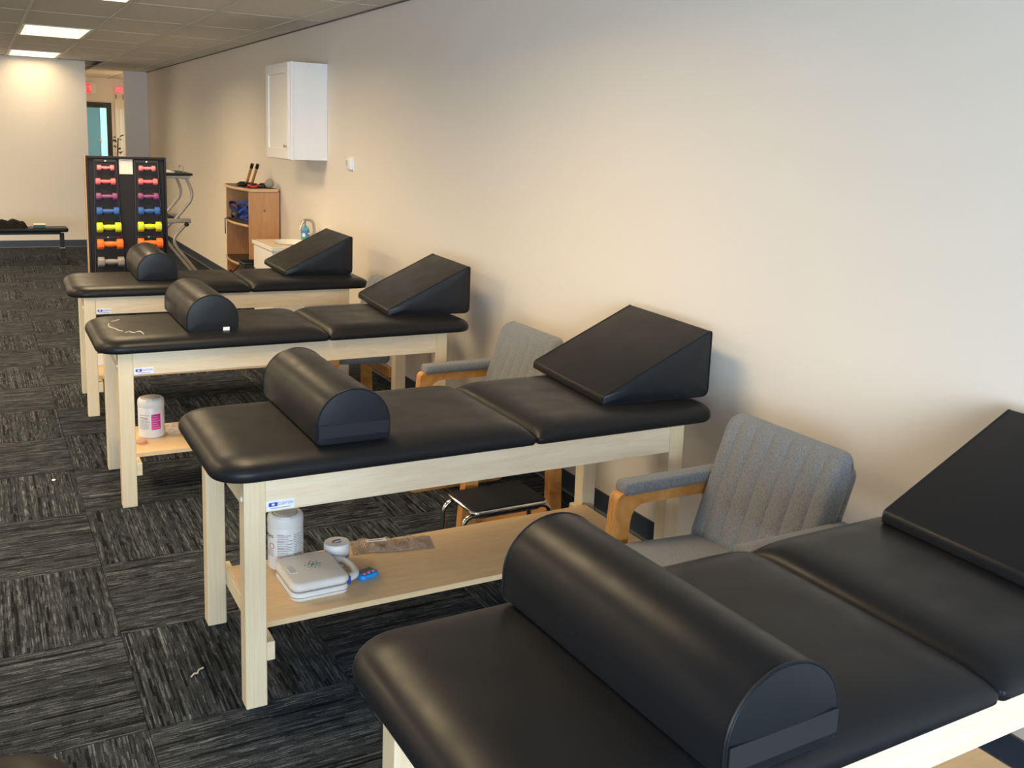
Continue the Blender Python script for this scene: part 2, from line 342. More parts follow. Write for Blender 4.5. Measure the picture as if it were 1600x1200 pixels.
def lamp_label(x, k):
    if abs(x - .075) < .01: return {3: 'lit ceiling light panel touching the far cream wall', 0: 'lit ceiling light panel, nearer of the two fully in view', -3: 'lit ceiling light whose end just shows at the top edge'}.get(k)
    return None
for x, k in sorted(fixtures) + [(2.22, 6)]:  # the extra entry is an unseen panel added to brighten the hall
    y = Y0 + 1.22 * k; lb = lamp_label(x, k)
    t = thing('ceiling_light', lb or 'unseen lit ceiling light panel', 'ceiling light', (x + .305, y + .61, HC), group='ceiling light panels')
    f = box(-.293, .293, -.598, -.575, -.004, .03); box(-.293, .293, .575, .598, -.004, .03, bm=f); box(-.293, -.27, -.575, .575, -.004, .03, bm=f); box(.27, .293, -.575, .575, -.004, .03, bm=f)
    mk('frame', f, 'white_paint', t); mk('diffuser', box(-.27, .27, -.575, .575, .001, .02), 'lamp', t)
    lo = area('lamp_light', (0, 0, -.0005), (0, 0, 0), .53, 1.14, LAMP_POWER, LAMP_COLOR); lo.data.spread = LAMP_SPREAD; lo.parent = t
    if k == 3: lo.data.energy = 11.0        # the row along the far wall is dimmed
# hall: glazed door, exit sign, glowing strips and red shape for glass reflections
d = struct(mk('door_1', box(1.10, 1.942, YH - .05, YH - .001, 0, 2.145, .004), 'black_metal'))
mk('pane', box(1.19, 1.735, YH - .058, YH - .05, .2, 2.045), 'pane_teal', d); mk('pane', box(1.735, 1.851, YH - .058, YH - .05, .2, 2.045), 'pane_cyan', d)
mk('stile', box(1.725, 1.737, YH - .066, YH - .058, .2, 2.045, .002, 1), 'soap_teal', d); mk('handle', ell(1.735, YH - .075, 1.44, .022, .02, .05), 'white_plastic', d, smooth=True)
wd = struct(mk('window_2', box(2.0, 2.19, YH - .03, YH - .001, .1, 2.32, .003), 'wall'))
for x, w_ in ((2.022, .022), (2.085, .034), (2.14, .042)): mk('reflection_strip', box(x, x + w_, YH - .045, YH - .03, .2, 2.03, .002, 1), 'reflection_pale', wd)  # glowing strips stand in for bright reflections in the glass
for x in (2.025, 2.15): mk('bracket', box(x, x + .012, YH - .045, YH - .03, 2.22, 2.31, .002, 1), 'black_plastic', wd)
t = thing('exit_sign', 'lit red exit sign above the black-framed glass door', 'exit sign', (1.47, YH - .001, 2.31))
mk('housing', box(-.16, .23, -.05, 0, -.01, .19, .01), 'white_paint', t); mk('face', box(-.13, .125, -.056, -.05, .0, .17, .004), 'exit_red', t)
bm = xf(text_bm('EXIT', .13), Matrix.Translation((-.125, -.058, .035)) @ Matrix.Rotation(pi / 2, 4, 'X')); mk('lettering', bm, 'label_white', t)
t = thing('exit_sign', 'pale red arrow-shaped glow for a sign reflection, above the pale strips', 'exit sign', (2.095, YH - .001, 2.32))  # glowing shape standing for the exit sign's reflection, not a second sign
mk('face', prism([(-.085, .04), (-.02, .03), (0, 0), (.02, .03), (.085, .04), (.085, .13), (-.085, .13)], -.06, -.04, 'y', .004), 'reflection_red', t)
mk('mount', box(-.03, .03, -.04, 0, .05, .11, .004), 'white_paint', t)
t = thing('potted_plant', 'dark leafy plant in a pot beside the glass door', 'plant', (1.99, 17.2, 0))
mk('pot', lathe([(.0, 0), (.12, 0), (.15, .28), (.13, .28), (.12, .25), (.0, .25)], 20), 'pot', t, smooth=True); mk('stem', tube([(0, 0, .2), (.02, 0, .7), (-.01, .01, 1.1), (.01, 0, 1.5)], .012), 'leaf', t)
for k in range(46):
    a = random.uniform(0, 2 * pi); z = random.uniform(.6, 1.52); L_ = random.uniform(.05, .12); R_ = random.uniform(.03, .13)
    b = rings([[(0, -.003, 0), (0, .003, 0), (0, 0, .003)], [(L_ * .5, -.03, .01), (L_ * .5, .03, .01), (L_ * .5, 0, .014)], [(L_, -.002, -.01), (L_, .002, -.01), (L_, 0, -.008)]])
    mk('leaf', b, 'leaf', t, (R_ * cos(a) * .5, R_ * sin(a) * .5, z), rot=(random.uniform(-.6, .6), random.uniform(-.9, .5), a))

# ------------------------------------------------------------------ treatment tables
def table(loc, rz, label, sticker=True, scuffs=None):
    t = thing('treatment_table', label, 'treatment table', loc, rz, 'black padded treatment tables'); L, W, s, H = 1.60, .63, .063, .724
    pl = mk('foot_pad', softpad(-.085, .9595, -.03, .66, .722, .737, .791, [.11, .02, .02, .11]), 'vinyl', t, smooth=True)
    mk('head_pad', softpad(.9605, 1.742, -.03, .66, .722, .737, .791, [.02, .09, .09, .02]), 'vinyl', t, smooth=True)
    for x in (0, L - s):
        for y in (0, W - s): mk('leg', box(x, x + s, y, y + s, 0, H, .003), 'maple_z', t)
    for y in (.003, W - .023): mk('side_rail', box(s, L - s, y, y + .02, .618, .7225, .0015, 1), 'maple_x', t)
    for x in (.012, L - .032): mk('end_rail', box(x, x + .02, s, W - s, .618, .7225, .0015, 1), 'maple_y', t)
    for x in (s, L - s - .025): mk('stretcher', box(x, x + .025, .002, W - .002, .145, .205, .002, 1), 'maple_y', t)
    sh = mk('shelf', box(.064, 1.536, .095, .54, .205, .224, .001, 1), 'shelf_beech', t)
    mk('edge_band', box(.064, 1.536, .0935, .095, .205, .224), 'beech_edge', sh)
    mk('screw', lathe([(.0, 0), (.008, 0), (.008, .003), (.004, .005), (0, .005)], 12), 'bolt_white', t, (-.0, .028, .66), rot=(0, -pi / 2, 0))
    lw = mk('end_sticker', box(.0105, .012, .20, .28, .65, .69), 'label_white', t)
    if sticker:
        st = mk('maker_sticker', box(.066, .148, .0018, .003, .622, .652), 'label_white', t)
        mk('logo', prism([(.072, .634), (.098, .634), (.098, .646), (.072, .646)], .0012, .0018), 'logo_blue', st)
        mk('logo', prism([(.0805, .637), (.089, .637), (.089, .643), (.0805, .643)], .0008, .0012), 'label_white', st)
        b = text_bm('CLINTON', .0125, .0002); mk('lettering', xf(b, Matrix.Translation((.0995, .0014, .6365)) @ Matrix.Diagonal((.82, 1, 1, 1)) @ Matrix.Rotation(pi / 2, 4, 'X')), 'ink_light', st)
        mk('lettering', prism([(.078, .6275), (.136, .6275), (.136, .629), (.078, .629)], .0014, .0018), 'ink_light', st)
    if scuffs:
        for run in scuffs:
            P = [Vector((x - loc[0], y - loc[1], .7375 + .054 * soft2(x - loc[0], y - loc[1], -.085, .9595, -.03, .66, [.11, .02, .02, .11]))) for x, y in run]
            o = mk('scuff_mark', tube(P, .0022, 6), 'scuff', pl)
    return t
scuffs = [[(0.216, 2.271), (0.190, 2.25), (0.177, 2.231)], [(0.160, 2.19), (0.156, 2.159), (0.152, 2.13), (0.157, 2.092), (0.173, 2.048), (0.184, 1.996), (0.198, 1.982)], [(0.202, 1.943), (0.21, 1.947), (0.223, 1.961), (0.235, 1.926), (0.244, 1.929)], [(0.25, 1.94), (0.255, 1.951), (0.27, 1.946), (0.274, 1.882)]]
T4 = table((.295, -1.735, 0), .012, 'largest treatment table in the foreground, cut off at the right edge')
T3 = table((.2736, -.0254, 0), -.004, 'treatment table with the grey plastic case and jar on its lower shelf')
T2 = table((.1533, 1.8097, 0), -.004, 'treatment table with pale scuff marks on its padded foot end', scuffs=scuffs)
T1 = table((.1572, 3.4099, 0), -.03, 'farthest treatment table, in front of the dumbbell rack')
T5 = table((-.345, -1.215, 0), pi, 'treatment table of which only a dark rounded corner shows, lower left', sticker=False)

# ------------------------------------------------------------------ bolsters and wedges
def bolster(x, y, z, rz, label, w=.235, h=.168, L=.60, strap=False, tagp=False):
    t = thing('half_round_bolster', label, 'bolster', (x, y, z), rz, 'half-round bolsters'); a = w / 2; s0 = .055
    prof = [(-a + .012, 0), (a - .012, 0), (a - .003, .004), (a, .014), (a, s0)] + [(a * cos(pi * k / 20), s0 + (h - s0) * sin(pi * k / 20)) for k in range(1, 20)] + [(-a, s0), (-a, .014), (-a + .003, .004)]
    cz = h * .42
    def ring(yy, sc): return [(px * sc, yy, cz + (pz - cz) * sc) for px, pz in prof]
    mk('cover', rings([ring(.003, .975), ring(.0, .99), ring(.006, 1.0), ring(L * .3, 1.0), ring(L * .7, .995), ring(L - .006, 1.0), ring(L, .99), ring(L - .003, .975)], cap=(False, False)), 'vinyl', t, smooth=True)
    for yy, d_ in ((.002, -1), (L - .002, 1)):
        mk('end_cap', rings([ring(yy, .985), ring(yy + d_ * .004, .96), ring(yy + d_ * .007, .7), ring(yy + d_ * .009, .3)], cap=(False, True)), 'vinyl_side', t, smooth=True)
        mk('seam', tube([(p[0], p[1] + d_ * .001, p[2]) for p in ring(yy, .99)], .0028, 6, closed=True), 'vinyl_side', t, smooth=True)
    if strap: mk('strap', box(-a * .955, a * .955, -.0085, -.0035, .020, .062, .002, 2), 'vinyl_strap', t)
    if tagp: mk('tag', box(.045, .075, -.0095, -.008, -.004, .014), 'label_white', t)
    return t
bolster(.683, -1.765, .7915, .027, 'half-round bolster with a strap on the largest foreground table', w=.24, h=.165, L=.665, strap=True)
bolster(.617, .012, .7915, .0, 'half-round bolster with a strap on the table holding the grey case', strap=True, L=.625)
bolster(.578, 1.875, .7915, .0, 'half-round bolster with a small white tag at its end', tagp=True)
bolster(.590, 3.55, .7915, -.02, 'farthest half-round bolster, hiding part of the dumbbell rack')
def wedge(x, y, z, rz, label, L=.46, W=.60, H=.25):
    t = thing('foam_wedge', label, 'wedge cushion', (x, y, z), rz, 'black foam wedges')
    P = [Vector((p[0], p[1], 0)) for p in ((0, 0), (L, 0), (L, H), (L - .01, H + .004), (.0, .03))]
    prof = [(p.x, p.y) for p in fillet(P, [.006, .03, .012, .006, .012], 4, True)]; cx_, cz_ = L * .62, H * .38
    def ring(yy, sc): return [(cx_ + (px - cx_) * sc, yy, cz_ + (pz - cz_) * sc) for px, pz in prof]
    mk('cover', rings([ring(.005, .985), ring(0, .994), ring(.006, 1), ring(W * .5, 1.004), ring(W - .006, 1), ring(W, .994), ring(W - .005, .985)], cap=(False, False)), 'vinyl', t, smooth=True)
    for yy, d_ in ((.004, -1), (W - .004, 1)):
        mk('side_panel', rings([ring(yy, .988), ring(yy + d_ * .004, .955), ring(yy + d_ * .008, .6), ring(yy + d_ * .009, .2)], cap=(False, True)), 'vinyl_side', t, smooth=True)
        mk('seam', tube([(p[0], p[1], p[2]) for p in ring(yy + d_ * .002, .993)], .0025, 6, closed=True), 'vinyl_side', t, smooth=True)
    return t
wedge(1.61, -1.76, .7915, -.03, 'foam wedge cut off at the right edge of the picture', W=.62, L=.46, H=.255)
wedge(1.578, .080, .7915, -.085, 'foam wedge between the two clearest grey armchairs')
wedge(1.490, 1.985, .7915, -.085, 'foam wedge on the scuffed table, before the half-hidden farthest armchair')
wedge(1.378, 3.555, .7915, -.035, 'farthest foam wedge, in front of the white sink')

# ------------------------------------------------------------------ armchairs
def armchair(x, y, rz, label):
    t = thing('armchair', label, 'armchair', (x, y, 0), rz, 'grey upholstered armchairs'); n_ = 5
    for sy in (-.29, .29):
        O = fillet([(-.05, 0, 0), (.47, 0, 0), (.45, .597, 0), (.0, .602, 0)], [.03, .03, .02, .03], n_, True); I = fillet([(.018, .045, 0), (.405, .045, 0), (.392, .556, 0), (.058, .560, 0)], [.05, .05, .04, .06], n_, True)
        bm = B(); k = len(O); V = {}
        for s in (-1, 1):
            V[s, 'o'] = [bm.verts.new((p.x, sy + s * .024, p.y)) for p in O]; V[s, 'i'] = [bm.verts.new((p.x, sy + s * .024, p.y)) for p in I]
        for i in range(k):
            j = (i + 1) % k
            for s in (-1, 1): bm.faces.new((V[s, 'o'][i], V[s, 'o'][j], V[s, 'i'][j], V[s, 'i'][i]))
            bm.faces.new((V[-1, 'o'][i], V[-1, 'o'][j], V[1, 'o'][j], V[1, 'o'][i])); bm.faces.new((V[-1, 'i'][i], V[-1, 'i'][j], V[1, 'i'][j], V[1, 'i'][i]))
        bmesh.ops.bevel(bm, geom=[e for e in bm.edges if len(e.link_faces) == 2 and e.calc_face_angle(0) > 1.2], offset=.005, segments=2, affect='EDGES')
        mk('side_frame', bm, 'oak', t, smooth=True)
        mk('arm_pad', pad(.022, .455, sy - .034, sy + .034, .594, .637, .004, .012, .010, n=4), 'fabric', t, smooth=True)
    for xx, zz in ((.03, .30), (.37, .27)): mk('stretcher', box(xx, xx + .025, -.268, .268, zz, zz + .06, .004), 'oak', t)
    mk('seat', xf(pad(-.055, .37, -.255, .255, .36, .435, .018, [.05, .02, .02, .05], .03), Matrix.Translation((0, 0, .012)) @ Matrix.Rotation(radians(3), 4, 'Y')), 'fabric', t, smooth=True)
    # backrest: rounded slab with shallow vertical channels, leaning back
    bm = B(); W, H, D = .268, .47, .075; nu, nv = 56, 24
    def P(u, v, side):
        yy = -W + 2 * W * u; zz = H * v
        e = min(1, min(u, 1 - u) * 2 * W / .035); f = min(1, (1 - v) * H / .07); g = min(1, v * H / .03)
        er = (1 - (1 - e) ** 2) ** .5 * (1 - (1 - f) ** 2) ** .5 * (.6 + .4 * g)
        cut = max(0, abs(yy) - (W - .045)); zmax = H - (.045 - math.sqrt(max(0, .045 ** 2 - cut ** 2)) if cut > 0 else 0); zz = zz * zmax / H
        ch = .007 * abs(sin(pi * 7 * u)) ** .45 if side < 0 else 0
        return (-(D / 2) * er - ch * er if side < 0 else (D / 2) * er * .75, yy, zz)
    G = {(s, i, j): bm.verts.new(P(i / nu, j / nv, s)) for s in (-1, 1) for i in range(nu + 1) for j in range(nv + 1)}
    for s in (-1, 1):
        for i in range(nu):
            for j in range(nv): bm.faces.new((G[s, i, j], G[s, i + 1, j], G[s, i + 1, j + 1], G[s, i, j + 1]))
    bmesh.ops.remove_doubles(bm, verts=bm.verts, dist=.0004)
    be = [e for e in bm.edges if len(e.link_faces) == 1]
    if be: bmesh.ops.holes_fill(bm, edges=be, sides=0)
    Lm = Matrix.Translation((.325, 0, .395)) @ Matrix.Rotation(radians(19), 4, 'Y')
    mk('backrest', xf(bm, Lm), 'fabric', t, smooth=True)
    mk('back_shell', xf(pad(0, .43, -.252, .252, -.012, .012, .002, .04, .008), Lm @ Matrix.Translation((.042, 0, .005)) @ Matrix.Rotation(-pi / 2, 4, 'Y')), 'fabric', t, smooth=True)
    return t
armchair(1.41, -.553, 0, 'grey armchair with wooden arms, nearest of the three')
armchair(1.465, 1.205, 0, 'grey armchair with wooden arms beside the black step stool')
armchair(1.40, 2.945, 0, 'grey armchair mostly hidden behind the scuffed table and its wedge')
t = thing('step_stool', 'low black step stool with chrome rim and bent chrome legs', 'step stool', (1.335, .60, 0), .0)
mk('top', pad(0, .345, 0, .25, .218, .236, .001, .03, .004), 'stool_top', t, smooth=True)
mk('rim', tube([(p[0], p[1], .224) for p in rrect(-.003, .348, -.003, .253, [.03] * 4, 6)], .007, 8, closed=True), 'chrome', t, smooth=True)
for y_ in (.03, .22): mk('leg_tube', tube(fillet([(-.045, y_, .012), (-.03, y_, .205), (.375, y_, .205), (.39, y_, .012)], .05, 6), .011, 10), 'chrome', t, smooth=True)
for x_ in (-.045, .39):
    for y_ in (.03, .22): mk('foot', lathe([(0, 0), (.014, 0), (.014, .025), (.011, .028), (0, .028)], 12), 'black_plastic', t, (x_, y_, 0))

# ------------------------------------------------------------------ things on the lower shelves
ZS = .224
def canister(x, y, rz, label, style):
    t = thing('wipes_canister', label, 'wipes canister', (x, y, ZS), rz, 'wipes canisters'); r = .061
    b = mk('body', lathe([(0, 0), (r - .006, 0), (r - .001, .004), (r, .012), (r, .150), (r - .001, .152), (r, .154), (r, .158)], 40), 'white_plastic', t, smooth=True)
    l = mk('lid', lathe([(r + .0005, .158), (r + .001, .170), (r - .001, .186), (r - .006, .193), (r - .012, .195), (.046, .195), (.044, .191), (.0, .191)], 40, (False, True)), 'white_plastic', t, smooth=True)
    mk('cap', lathe([(.041, .189), (.041, .196), (.038, .1985), (0, .199)], 32, (False, True)), 'lid_grey', l, smooth=True)
    mk('thumb_tab', box(-.016, .016, -.0605, -.037, .1885, .1965, .003), 'white_plastic', l, smooth=True)
    A = -pi / 2
    if style == 'text':
        mk('lettering', wrap(text_bm('wipes', .022), r, A - 1.55, .118), 'ink', b)
        for c0, c1, q in ((-.46, .40, 'ink_grey'), (.47, 1.12, 'ink_grey')):
            bm = None
            for k in range(14): bm = cpatch(r, A + c0, A + c1 - random.choice((0, 0, .1, .25)), .048 + k * .0062, .050 + k * .0062, bm=bm)
            mk('small_print', bm, q, b)
        bm = None
        for k in (0, 5, 9, 13): bm = cpatch(r, A + (-.48), A - .1, .0515 + k * .0062, .0528 + k * .0062, bm=bm)
        mk('small_print', bm, 'ink_red', b); bm = None
        for k in range(5): bm = cpatch(r, A - 1.3, A - .72, .052 + k * .005, .0535 + k * .005, bm=bm)
        mk('small_print', bm, 'ink_grey', b); mk('recycling_mark', wrap(xf(tube([(.010 * cos(a_), .010 * sin(a_), 0) for a_ in [2 * pi * k / 18 for k in range(18)]], .0012, 5, closed=True), Matrix()), r + .0004, A - .85, .088), 'ink_red', b)
    else:
        mk('label_panel', cpatch(r, A + .12, A + .86, .045, .122, n=14), 'magenta', b); bm = None
        for k in range(6): bm = cpatch(r + .0006, A + .18, A + .78 - .1 * (k % 3), .054 + k * .011, .0555 + k * .011, bm=bm)
        mk('small_print', bm, 'label_white', b); bm = None
        for k in range(11): bm = cpatch(r, A - .85, A + .02 - random.choice((0, .1, .2)), .048 + k * .0055, .0497 + k * .0055, bm=bm)
        mk('small_print', bm, 'ink_grey', b); bm = cpatch(r, A - .9, A + .04, .116, .1175); cpatch(r, A - .9, A - .15, .105, .1062, bm=bm); mk('label_rule', bm, 'ink_red', b)
    return t
canister(.525, .452, -.267, 'white wipes canister with grey text, standing behind the grey case', 'text')
canister(.335, 2.165, -.26, 'white wipes canister with a magenta label panel', 'pink')
t = thing('cream_jar', 'small white screw-lid jar with a blue stripe', 'jar', (.692, .395, ZS), .2)
b = mk('body', lathe([(0, 0), (.041, 0), (.043, .003), (.043, .050), (0, .050)], 32), 'white_plastic', t, smooth=True); l = mk('lid', lathe([(.0455, .048), (.0455, .073), (.043, .077), (.0, .077)], 36, (True, True)), 'white_plastic', t, smooth=True)
mk('stripe', cpatch(.043, -2.6, -.4, .026, .034, n=20), 'jar_blue', b); bm = cpatch(.043, -1.9, -.7, .018, .0195, n=14); cpatch(.043, -1.9, -.8, .012, .0135, n=14, bm=bm); mk('small_print', bm, 'ink_grey', b)
for a0, a1, m_ in ((.3, 2.4, 'ink'), (2.6, 3.9, 'red'), (4.1, 5.4, 'jar_blue')): mk('emblem', tube([(.017 * cos(a_), .011 * sin(a_), .0772) for a_ in [a0 + (a1 - a0) * k / 10 for k in range(11)]], .0022, 6), m_, l)
# carrying case
t = thing('carrying_case', 'light grey plastic carrying case with a side handle', 'case', (.463, .142, ZS), .02)
cr = [.035, .03, .05, .05]
mk('base', pad(0, .195, 0, .235, 0, .032, 0, cr, .010, flat=True), 'case_grey', t, smooth=True); mk('parting_line', pad(.002, .193, .002, .233, .0315, .0345, 0, cr, .001, flat=True), 'case_line', t)
l = mk('lid', pad(-.002, .196, -.002, .236, .034, .064, .004, cr, .013), 'case_grey', t, smooth=True)
mk('seam_line', tube([(p[0], p[1], .016) for p in rrect(-.001, .196, -.001, .236, cr, 8)], .0012, 6, closed=True), 'case_line', t)
mk('handle', tube(fillet([(.185, .035, .036), (.232, .05, .036), (.245, .115, .036), (.232, .185, .036), (.185, .2, .036)], .05, 6), .0135, 12), 'case_grey', t, smooth=True)
for y_ in (.03, .205): mk('latch', box(.190, .202, y_ - .014, y_ + .014, .022, .05, .003), 'latch_blue', t)
for r_, k_, q in ((.0, 1, .007), (.015, 6, .0035), (.026, 8, .0025)):
    for k in range(k_): a_ = 2 * pi * k / k_; mk('logo_dot', lathe([(0, 0), (q, 0), (q, .0008), (0, .0008)], 12), 'dot_teal' if r_ < .01 or k % 2 else 'ink', l, (.105 + r_ * cos(a_), .125 + r_ * sin(a_), .0675))
mk('sticker', box(.018, .042, .085, .155, .0662, .0675), 'label_white', l); bm = None
for k in range(4): bm = box(.022 + k * .005, .024 + k * .005, .09, .15 - .01 * (k % 2), .0675, .0678, bm=bm)
mk('sticker_print', bm, 'ink_grey', l)
t = thing('digital_timer', 'small blue timer with a grey screen and three red buttons', 'timer', (.716, .200, ZS), .30)
mk('body', pad(0, .078, 0, .056, 0, .02, .003, .018, .006), 'timer_blue', t, smooth=True); mk('screen', box(.010, .066, .026, .047, .0205, .0235, .001, 1), 'screen', t)
for k in range(3): mk('button', lathe([(0, .02), (.0055, .02), (.005, .0248), (0, .0255)], 14), 'timer_red', t, (.02 + .0185 * k, .014, 0), smooth=True)
# clear plastic pouch
bm = B(); nu, nv = 26, 10; random.seed(3); top = {}; bot = {}
for i in range(nu + 1):
    for j in range(nv + 1):
        u, v_ = i / nu, j / nv; e = min(1, 6 * min(u, 1 - u, v_, 1 - v_)); x_ = .30 * u; y_ = .118 * v_ + .004 * sin(9 * u)
        top[i, j] = bm.verts.new((x_, y_, .004 + e * (.010 + .007 * sin(23 * u + 5 * v_) + random.uniform(-.003, .003)))); bot[i, j] = bm.verts.new((x_, y_, .001))
for i in range(nu):
    for j in range(nv): bm.faces.new((top[i, j], top[i + 1, j], top[i + 1, j + 1], top[i, j + 1])); bm.faces.new((bot[i, j], bot[i, j + 1], bot[i + 1, j + 1], bot[i + 1, j]))
t = thing('plastic_pouch', 'flat clear plastic pouch with a small white label', 'plastic pouch', (.762, .425, ZS), -.23)
mk('film', bm, 'wrap', t, smooth=True); mk('label', xf(box(0, .075, 0, .024, 0, .001), Matrix.Translation((.055, .05, .0235)) @ Matrix.Rotation(.06, 4, 'Z')), 'label_white', t)
mk('print', xf(box(.008, .06, .009, .013, .001, .0013), Matrix.Translation((.055, .05, .0235)) @ Matrix.Rotation(.06, 4, 'Z')), 'ink', t)
tag(mk('putty_disc', lathe([(0, 0), (.022, 0), (.025, .004), (.025, .012), (.022, .015), (.006, .0145), (0, .014)], 24), 'putty', None, (.272, 2.055, ZS), smooth=True), 'small pink putty disc in front of the magenta-label canister', 'putty')
random.seed(11); bm = B(); bmesh.ops.create_icosphere(bm, subdivisions=3, radius=1)
for v_ in bm.verts: k = 1 + random.uniform(-.25, .25); v_.co = Vector((v_.co.x * .055 * k, v_.co.y * .05 * k, max(0, .022 + v_.co.z * .024 * k)))
tag(mk('crumpled_wrapper', bm, 'film', None, (.445, 2.165, ZS)), 'crumpled clear plastic wrapper on the shelf beside a canister', 'wrapper')
t = thing('tissue_box', 'white paper box on the lower shelf of the farthest table', 'box', (.185, 3.76, ZS), -.03); mk('carton', box(.05, .155, .03, .13, 0, .055, .003), 'label_white', t); mk('flap', box(.052, .153, .032, .08, .055, .057, .0005, 1), 'paper', t)
tag(mk('lint_thread', tube([(.160, .23, .003), (.172, .243, .005), (.182, .244, .003), (.19, .262, .004), (.205, .27, .003)], .003, 6), 'thread'), 'tiny pale thread lying on the carpet by the table leg', 'thread')
tag(mk('lint_speck', ell(-.1, 2.319, .004, .009, .012, .004, 8, 6), 'label_white'), 'tiny white speck lying on the carpet aisle', 'speck')

# ------------------------------------------------------------------ dumbbell rack
YR = 5.30
t = thing('dumbbell_rack', 'tall black upright dumbbell rack with two slanted columns', 'dumbbell rack', (.365, YR, 0)); RW, RH = .572, 1.49
bk = mk('back_board', box(.016, RW - .016, .02, .045, .03, RH - .012, .002, 1), 'rack_black', t)
for x0 in (0, RW - .016): s_ = mk('side_panel', box(x0, x0 + .016, .0, .075, 0, RH, .002, 1), 'rack_black', t)
mk('edge_band', box(-.006, 0, -.001, .075, 0, RH, .001, 1), 'rack_edge', t)
mk('top_panel', box(.016, RW - .016, .0, .075, RH - .016, RH, .002, 1), 'rack_black', t); mk('base_panel', box(.016, RW - .016, .0, .34, .0, .06, .002, 1), 'rack_black', t)
for (a0, a1, b0, b1) in ((.060, .212, .040, .246), (.347, .510, .332, .540)):
    zt, zb = 1.465, .10; k_ = (1.465 - .60) / (zt - zb)
    b0e = a0 + (b0 - a0) / k_ * 1.0; b1e = a1 + (b1 - a1) / k_ * 1.0; b0e = max(b0e, .022); b1e = min(b1e, RW - .02)
    cp = mk('column_panel', prism([(b0e, zb), (b1e, zb), (a1, zt), (a0, zt)], -.002, .02, 'y', .002, 1), 'rack_inner', t)
    for (p0, p1) in (((b0e, zb), (a0, zt)), ((b1e, zb), (a1, zt))): mk('column_rim', tube([(p0[0], -.004, p0[1]), (p1[0], -.004, p1[1])], .005, 6), 'black_plastic', cp)
    for zz in (1.455, .878): mk('cross_bar', box((a0 + .004) if zz > 1 else a0 - .008, (a1 - .004) if zz > 1 else a1 + .012, -.008, -.002, zz - .008, zz + .008, .001, 1), 'black_plastic', cp); mk('bolt', lathe([(0, 0), (.0065, 0), (.005, .004), (0, .005)], 12), 'bolt_white', cp, ((a0 + a1) / 2, -.008, zz), rot=(pi / 2, 0, 0))
rk = t
LC = [(.498, 1.405), (.495, 1.302), (.499, 1.19), (.503, 1.079), (.506, .958), (.510, .83), (.512, .694)]; RC = [(.793, 1.406), (.796, 1.305), (.794, 1.192), (.796, 1.081), (.797, .961), (.798, .833), (.80, .697)]
DW = (.120, .140, .150, .158, .171, .182, .186); DHh = (.042, .050, .056, .062, .074, .078, .078); CN = ('rose', 'coral', 'plum', 'navy_blue', 'lime', 'orange', 'stone')
CW = ('pale pink', 'coral pink', 'purple', 'blue', 'lime green', 'orange', 'grey')
for side, cc in (('left', LC), ('right', RC)):
    for r_, (x, z) in enumerate(cc):
        w_, h_ = DW[r_], DHh[r_]; hl = w_ * .25; m_ = 'db_' + CN[r_]
        lb = f'{CW[r_]} dumbbell in the {side} column of the black rack'
        d_ = thing('dumbbell', lb, 'dumbbell', (x, YR - .012 - h_ / 2, z), 0, 'dumbbells on the rack')
        for s in (-1, 1):
            hx = [(h_ / 2 * 1.06 * cos(pi / 6 + pi / 3 * k), h_ / 2 * 1.06 * sin(pi / 6 + pi / 3 * k)) for k in range(6)]
            x0, x1 = sorted((s * w_ / 2, s * (w_ / 2 - hl)))
            mk('head', prism(hx, x0, x1, 'x', h_ * (.14 if r_ < 3 else .07), 2), m_, d_, smooth=True)
        mk('grip', xf(lathe([(h_ * .25, -w_ / 2 + hl * .9), (h_ * .27, -w_ * .15), (h_ * .29, 0), (h_ * .27, w_ * .15), (h_ * .25, w_ / 2 - hl * .9)], 14), Matrix.Rotation(pi / 2, 4, 'Y')), m_, d_, smooth=True)
        for s in (-1, 1):
            px = x - .365 + s * w_ * .19; pz = z - h_ * .22 - .004; yy = -.012 - h_ / 2
            mk('hook', tube([(px, .0, pz), (px, yy - h_ * .25, pz)] + [(px, yy - h_ * .25 - .006 * sin(a_), pz + .008 * (1 - cos(a_))) for a_ in (.6, 1.2, 1.6)], .0035, 6), 'black_metal', rk)
t = thing('paper_chart', 'white paper chart taped between the rack columns', 'paper chart', (.600, YR, 1.358))
mk('sheet', box(0, .096, .0185, .0198, 0, .112), 'paper', t); bm = None
for k in range(10): bm = box(.006, .022, .0180, .0185, .008 + k * .0092, .0095 + k * .0092, bm=bm); box(.035, .046, .0180, .0185, .008 + k * .0092, .0095 + k * .0092, bm=bm); box(.056, .084 - .006 * (k % 3), .0180, .0185, .008 + k * .0092, .0095 + k * .0092, bm=bm)
box(.014, .08, .0180, .0185, .101, .105, bm=bm); mk('print', bm, 'ink_grey', t)

